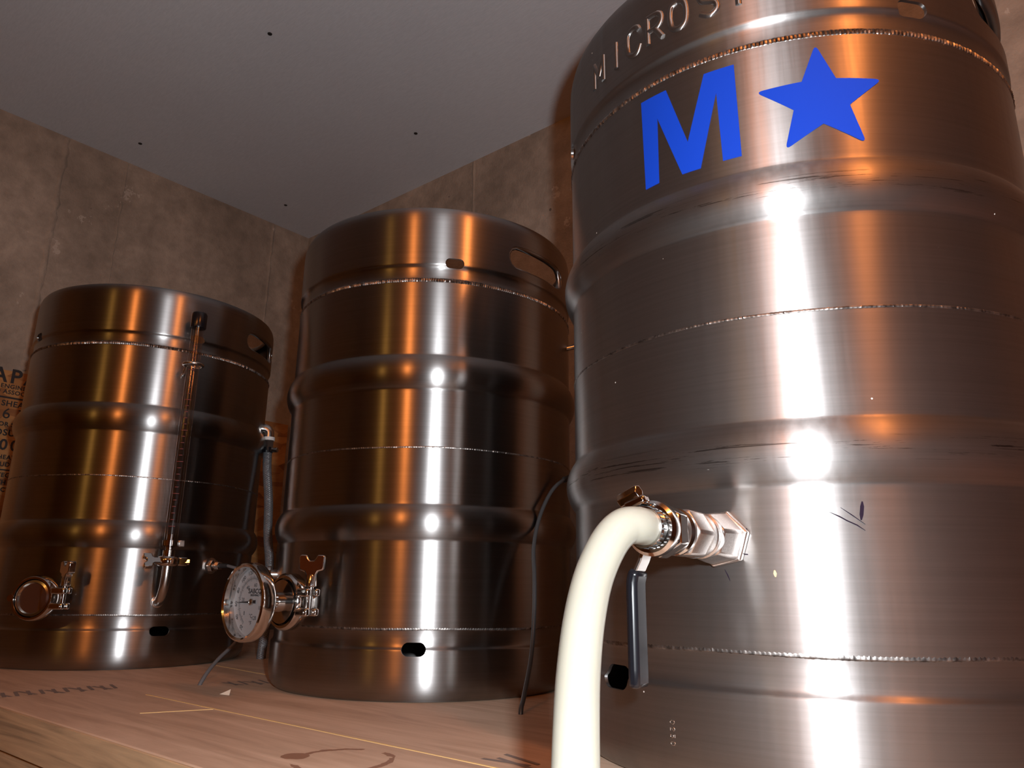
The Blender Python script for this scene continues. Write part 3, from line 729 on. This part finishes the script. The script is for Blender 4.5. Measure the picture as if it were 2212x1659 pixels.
def star(tc, zc, Ro, ri, rnd=0.17):
    pts = []
    for i in range(10):
        a = R(90 - 36 * i); rr_ = Ro if i % 2 == 0 else ri
        pts.append(Vector((rr_ * math.cos(a), rr_ * math.sin(a))))
    out = []
    for i in range(10):
        p = pts[i]; pa_ = pts[i - 1]; pb = pts[(i + 1) % 10]
        if i % 2 == 0:
            q0 = p.lerp(pa_, rnd); q1 = p.lerp(pb, rnd)
            for k in range(7):
                t = k / 6; out.append((1 - t) ** 2 * q0 + 2 * t * (1 - t) * p + t * t * q1)
        else: out.append(p)
    return [(tc - (-v.x) / (RB * math.pi / 180), zc + v.y) for v in out]
cyl_sheet('star_decal', star(-60.9, 0.4590, 0.0458, 0.0198), M['blue'], keg3).__setitem__('label', 'blue vinyl five-pointed star')
def stroke_mark(name, pts, w, mat):
    up = []; dn = []; k = len(pts); s_ = RB * math.pi / 180
    P = [Vector((t * s_, z)) for t, z in pts]
    for i in range(k):
        d = (P[min(i + 1, k - 1)] - P[max(i - 1, 0)]).normalized(); p = Vector((-d.y, d.x)); ww = w * (0.35 if i in (0, k - 1) else 1)
        up.append(P[i] + p * ww); dn.append(P[i] - p * ww)
    return cyl_sheet(name, [(v.x / s_, v.y) for v in up + dn[::-1]], mat, keg3, th=0.00012)
stroke_mark('marker_stroke', [(-65.3, 0.1715), (-63.6, 0.1670), (-61.5, 0.1612)], 0.00030, M['ink'])
stroke_mark('marker_stroke', [(-67.2, 0.1688), (-65.6, 0.1660), (-64.4, 0.1634), (-62.9, 0.1608), (-61.6, 0.1575)], 0.00036, M['ink'])
stroke_mark('marker_stroke', [(-61.60, 0.1750), (-61.70, 0.1720), (-61.95, 0.1670), (-62.10, 0.1638)], 0.0011, M['ink'])
stroke_mark('marker_stroke', [(-86.3, 0.1345), (-85.8, 0.1310), (-85.4, 0.1275)], 0.00035, M['ink'])
stroke_mark('marker_stroke', [(-83.2, 0.1570), (-82.3, 0.1585), (-81.6, 0.1595)], 0.0014, M['ink'])
stroke_mark('marker_stroke', [(-82.6, 0.1440), (-81.8, 0.1437)], 0.0010, M['ink'])
stroke_mark('dried_drip', [(-77.3, 0.1340), (-77.25, 0.1320), (-77.2, 0.1300)], 0.0010, M['straw'])
def emb_path(name, strokes, tc, zc, w, h, rad, mat, parent, base, rot=0):
    """raised single-line letter; strokes in a unit box"""
    mb = MB(); s_ = base * math.pi / 180
    for st in strokes:
        pts = spline(st, 4) if len(st) > 2 else [Vector(p) for p in (st[0], ((st[0][0] + st[1][0]) / 2, (st[0][1] + st[1][1]) / 2), st[1])]
        path = []
        for p in pts:
            x, y = (p[0] - 0.5) * w, (p[1] - 0.5) * h
            if rot: x, y = y, -x
            path.append(Vector(on_cyl(tc + x / s_, zc + y, base - rad * 0.35)))
        mb.tube(path, rad, 10)
    return mb.build(name, mat, parent, ang=80)
def V3(l): return [tuple(p) + (0,) for p in l]
GL = {
 'M': [[(0, 0), (0, 1)], [(0, 1), (0.5, 0.35)], [(0.5, 0.35), (1, 1)], [(1, 1), (1, 0)]], 'I': [[(0.5, 0), (0.5, 1)]],
 'C': [[(0.95, 0.80), (0.80, 0.97), (0.45, 1.0), (0.12, 0.85), (0.05, 0.5), (0.12, 0.15), (0.45, 0.0), (0.80, 0.04), (0.98, 0.24)]],
 'R': [[(0.05, 0), (0.05, 1)], [(0.05, 1), (0.6, 1.0), (0.92, 0.88), (0.92, 0.62), (0.6, 0.48), (0.05, 0.48)], [(0.5, 0.48), (1, 0)]],
 'O': [[(0.5, 1), (0.15, 0.9), (0.04, 0.65), (0.04, 0.35), (0.15, 0.1), (0.5, 0), (0.85, 0.1), (0.96, 0.35), (0.96, 0.65), (0.85, 0.9), (0.5, 1)]],
 'S': [[(0.92, 0.85), (0.5, 1.0), (0.10, 0.85), (0.15, 0.6), (0.5, 0.5), (0.88, 0.38), (0.92, 0.13), (0.5, 0), (0.06, 0.15)]],
 'T': [[(0, 1), (1, 1)], [(0.5, 1), (0.5, 0)]], 'A': [[(0, 0), (0.5, 1)], [(0.5, 1), (1, 0)], [(0.2, 0.38), (0.8, 0.38)]],
 '0': [[(0.5, 1), (0.1, 0.75), (0.1, 0.25), (0.5, 0), (0.9, 0.25), (0.9, 0.75), (0.5, 1)]], '2': [[(0.1, 0.8), (0.5, 1), (0.9, 0.75), (0.5, 0.4), (0.1, 0)], [(0.1, 0), (0.9, 0)]],
 '5': [[(0.85, 1), (0.15, 1)], [(0.15, 1), (0.15, 0.6)], [(0.15, 0.6), (0.6, 0.65), (0.9, 0.35), (0.6, 0.02), (0.1, 0.1)]]}
for c, t in zip('MICROSTAR', (-115.4, -108.0, -101.9, -95.5, -89.2, -82.0, -75.4, -68.6, -61.8)):
    emb_path('embossed_letter', [V3(s_) for s_ in GL[c]], t, 0.5648, 0.0150, 0.0255, 0.0027, M['steel_worn'], ch3, RS)
for i, c in enumerate('0250'):
    emb_path('stamped_digit', [V3(s_) for s_ in GL[c]], -98.7, 0.0395 - i * 0.0042, 0.0024, 0.0034, 0.0003, M['satin'], keg3, RS, rot=1)

VT, VZ = -86.3, 0.1535
F0 = frame(VT, VZ)
F = F0 @ Matrix.Translation((0.197, 0, 0)) @ Matrix.Diagonal((0.75, 1.09, 1.09, 1)) @ Matrix.Translation((-0.197, 0, 0))   # stubby fittings
def hexl(prof, af): return [(a, r * af) for a, r in prof]
c30 = 2 / math.sqrt(3)
vb = MB().lathe([(0.2940, 0.0112), (0.2950, 0.0122), (0.2985, 0.0122), (0.3000, 0.0108), (0.3040, 0.0108), (0.3055, 0.0122), (0.3110, 0.0122)], 48, F)
valve = vb.build('ball_valve', M['polish'], keg3, label='steel ball valve screwed into the keg front with lever and hex fittings')
MB().lathe([(0.1965, 0.0165), (0.2010, 0.0170), (0.2042, 0.0170), (0.2055, 0.0160)], 6, F, phase=R(12)).build('lock_nut', M['cast'], valve, bevel=0.0008)
hb = MB().lathe([(0.2055, 0.0152), (0.2085, 0.0158), (0.2230, 0.0150), (0.2420, 0.0134)], 6, F, phase=R(12)); hb.build('reducer', M['cast'], valve, bevel=0.0016)
MB().lathe([(0.2370, 0.0118), (0.2470, 0.0126), (0.2490, 0.0126), (0.2500, 0.0117), (0.2570, 0.0117), (0.2580, 0.0127), (0.2630, 0.0127)], 48, F).build('collar', M['cast'], valve)
MB().lathe([(0.2630, 0.0124), (0.2650, 0.0136), (0.2910, 0.0136), (0.2930, 0.0126)], 6, F, phase=R(0)).build('hex_body', M['cast'], valve, bevel=0.0014)
MB().lathe([(0.3110, 0.0128), (0.3120, 0.0142), (0.3255, 0.0142), (0.3268, 0.0130)], 6, F, phase=R(30)).build('hex_end', M['polish'], valve, bevel=0.0012)
MB().lathe([(0.3268, 0.0126), (0.3300, 0.0136), (0.3370, 0.0136), (0.3395, 0.0120), (0.3400, 0.0070)], 48, F).build('tail_piece', M['polish'], valve)
# stem side points away from the lens; lever hangs straight down
MB().tube([F0 @ Vector((0.2815, -0.010, 0.0)), F0 @ Vector((0.2815, -0.0185, 0.0))], 0.0048, 20).build('stem', M['satin'], valve)
MB().tube([F0 @ Vector((0.2815, -0.0165, 0.0)), F0 @ Vector((0.2815, -0.0205, 0.0))], 0.0066, 6).build('stem_nut', M['polish'], valve)
def strap(name, pts, a0, a1, th, mat, bev):
    """flat bar following a path (t, z), wide along the valve axis"""
    P = [Vector((0, t, z)) for t, z in pts]; vs = []; fs = []; k = len(P)
    for i, p in enumerate(P):
        d = (P[min(i + 1, k - 1)] - P[max(i - 1, 0)]).normalized(); nrm = Vector((0, -d.z, d.y)) * th / 2
        for (a, s_) in ((a0, -1), (a1, -1), (a1, 1), (a0, 1)): vs.append((a, p.y + nrm.y * s_, p.z + nrm.z * s_))
    for i in range(k - 1):
        for j in range(4): fs.append((i * 4 + j, i * 4 + (j + 1) % 4, i * 4 + 4 + (j + 1) % 4, i * 4 + 4 + j))
    fs += [(3, 2, 1, 0), tuple((k - 1) * 4 + j for j in range(4))]
    return MB().add(vs, fs, F0).build(name, mat, valve, bevel=bev)
strap('lever', [(-0.0135, 0.0080), (-0.0135, -0.0060), (-0.0130, -0.0110), (-0.0150, -0.0160), (-0.0180, -0.0215), (-0.0200, -0.0270), (-0.0200, -0.0780)], 0.2758, 0.2872, 0.0022, M['satin'], 0.0005)
gp = [(-0.0178, -0.0212), (-0.0193, -0.0240), (-0.0203, -0.0280), (-0.0205, -0.0340), (-0.0205, -0.0740), (-0.0205, -0.0838)]
strap('lever_grip', gp, 0.2742, 0.2888, 0.0068, M['black'], 0.0024).__setitem__('label', 'glossy black vinyl lever sleeve')

# ---------------------------------------------------------------- hoses and cables
hose = tag(empty('silicone_hose', (-0.1839, 0.2604, 0.0)), 'thick cream silicone hose clamped to the ball valve of the near keg', 'hose')
H0 = Vector((-0.1839, 0.2604, 0.0))
KV = Vector((K3[0], K3[1], 0)); W3 = lambda p: KV + (F @ Vector(p))
hp = [W3((0.3300, 0, 0)), W3((0.3460, 0, 0)), W3((0.3600, 0, 0.0003)), Vector((-0.2055, 0.3350, 0.1520)), Vector((-0.2080, 0.3252, 0.1435)), Vector((-0.2089, 0.3126, 0.1269)), Vector((-0.2056, 0.2993, 0.1076)), Vector((-0.1997, 0.2859, 0.0869)),
      Vector((-0.1921, 0.2730, 0.0688)), Vector((-0.1852, 0.2622, 0.0509)), Vector((-0.1790, 0.2520, 0.0280)), Vector((-0.1750, 0.2440, -0.0200)), Vector((-0.1740, 0.2400, -0.20)), Vector((-0.1740, 0.2400, -0.60)), Vector((-0.160, 0.18, -1.10)), Vector((-0.10, 0.05, -1.19))]
MB().tube([p - H0 for p in spline(hp, 8)], 0.0097, 32).build('hose_tube', M['silicone'], hose)
def wm_(Mx): return Matrix.Translation(KV - H0) @ Mx
cb = MB().lathe([(0.3405, 0.0090), (0.3405, 0.0100), (0.3500, 0.0100), (0.3500, 0.0090)], 48, wm_(F), closed=True).build('hose_clamp', M['polish'], hose, label='slotted steel worm-drive clamp band')
sl = MB()
for i in range(26):
    a = 2 * math.pi * i / 26; Mx = wm_(F) @ Matrix.Rotation(a, 4, 'X')
    sl.box((0.3425, -0.0004, 0.0099), (0.3480, 0.0004, 0.0103), Mx @ Matrix.Rotation(0.25, 4, 'X'))
sl.build('clamp_slots', M['screw'], cb)
SM = wm_(F) @ Matrix.Rotation(R(20), 4, 'X')
MB().box((0.3405, -0.006, 0.0104), (0.3505, 0.006, 0.0150), SM).build('screw_housing', M['polish'], cb, bevel=0.0015)
MB().lathe([(-0.0065, 0.0034), (-0.0060, 0.0038), (0.0060, 0.0038), (0.0065, 0.0032)], 6, SM @ Matrix.Translation((0.3465, -0.002, 0.0172)) @ Matrix.Rotation(R(75), 4, 'Z')).build('clamp_screw', M['polish'], cb, bevel=0.0006)

KA = Vector((K1[0], K1[1], 0))
bh0 = KA + frame(ETH, 0) @ Vector((ER, 0, 0.3620))
bh = [bh0 + Vector((0, 0, 0.012)), bh0, bh0 + Vector((0.002, 0.001, -0.035)), Vector((-1.2090, 0.7620, 0.266)), Vector((-1.2050, 0.7640, 0.2105)), Vector((-1.1950, 0.7660, 0.163)), Vector((-1.1870, 0.7670, 0.117)), Vector((-1.1870, 0.7660, 0.060)), Vector((-1.1930, 0.7660, 0.0)), Vector((-1.194, 0.766, -0.06))]
bo = tag(empty('braided_hose', (-1.193, 0.766, 0)), 'grey braided hose hanging between the leftmost and middle kegs', 'hose')
B0 = Vector((-1.193, 0.766, 0))
pth = spline([p - B0 for p in bh], 10)
hb_ = MB().tube(pth, 0.0074, 20).build('hose_core', M['braid'], bo)
# raised braid strands
bs = MB(); 
def strand(turn, ph):
    pts = []; T0 = None
    for i in range(len(pth) * 4 - 3):
        j = min(i // 4, len(pth) - 2); f_ = (i % 4) / 4; p = pth[j].lerp(pth[j + 1], f_); a = ph + turn * i * 0.35
        pts.append(p + Vector((math.cos(a), math.sin(a), 0)) * 0.0074)
    bs.tube(pts, 0.0005, 4, caps=False)
for k in range(8):
    strand(1, k * math.pi / 4); strand(-1, k * math.pi / 4 + 0.3)
bs.build('braid_strands', M['cable'], hb_)
cc = MB().tube([pth[9] + Vector((0, 0, 0.002)), pth[9] - Vector((0, 0, 0.008))], 0.0090, 24).build('hose_clamp', M['black'], bo)
MB().tube([pth[9] + Vector((0.006, 0.004, -0.003)), pth[9] + Vector((0.016, 0.010, -0.003))], 0.0045, 10).build('clamp_screw', M['polish'], cc)

def cable(name, pts, r, mat, label, base):
    o = tag(empty(name, base), label, 'cable'); b_ = Vector(base)
    MB().tube([p - b_ for p in spline(pts, 8)], r, 12).build('sheath', mat, o); return o
p1 = KA + frame(12, 0.15) @ Vector((RB + 0.0225, 0, 0))
p1b = KA + frame(12, 0.15) @ Vector((RB + 0.040, 0, 0))
c1 = cable('sensor_cable', [p1, p1b, Vector((-1.088, 0.658, 0.138)), Vector((-1.050, 0.650, 0.106)), Vector((-1.0100, 0.6240, 0.072)), Vector((-0.9880, 0.5950, 0.0475)), Vector((-0.9600, 0.5520, 0.0260)), Vector((-0.9420, 0.5260, 0.0080)), Vector((-0.9370, 0.5160, -0.010)), Vector((-0.936, 0.514, -0.05))],
           0.0024, M['cable'], 'thin grey sensor cable running from the leftmost keg into the bench', (-0.9382, 0.5184, 0))
MB().tube([p - Vector((-0.9382, 0.5184, 0)) for p in (p1, p1.lerp(p1b, 0.5), p1b)], lambda u: 0.0042 - 0.0012 * u, 14).build('strain_relief', M['rubber'], c1)
KB = Vector((K2[0], K2[1], 0))
q1 = KB + frame(46, 0.264) @ Vector((RB + 0.0225, 0, 0)); q1b = KB + frame(46, 0.264) @ Vector((RB + 0.038, 0.0, 0))
cp = [q1, q1b, Vector((-0.5720, 0.9020, 0.2680)), Vector((-0.5560, 0.8500, 0.2690)), Vector((-0.5590, 0.8040, 0.2642)), Vector((-0.5620, 0.7773, 0.2559)), Vector((-0.5640, 0.7530, 0.2389)), Vector((-0.5620, 0.7269, 0.2062)), Vector((-0.5560, 0.7072, 0.1691)), Vector((-0.5430, 0.6922, 0.1320)),
      Vector((-0.5330, 0.6790, 0.0924)), Vector((-0.5250, 0.6640, 0.0509)), Vector((-0.5130, 0.6370, 0.0147)), Vector((-0.5076, 0.6255, 0.0)), Vector((-0.505, 0.620, -0.05))]
c2 = cable('sensor_cable', cp, 0.0024, M['cable_dark'], 'dark cable hanging down between the middle keg and the near keg', (-0.5076, 0.6255, 0))
MB().tube([p - Vector((-0.5076, 0.6255, 0)) for p in spline(cp[2:6], 5)], lambda u: 0.0046 - 0.0008 * u, 14).build('strain_relief', M['rubber'], c2)
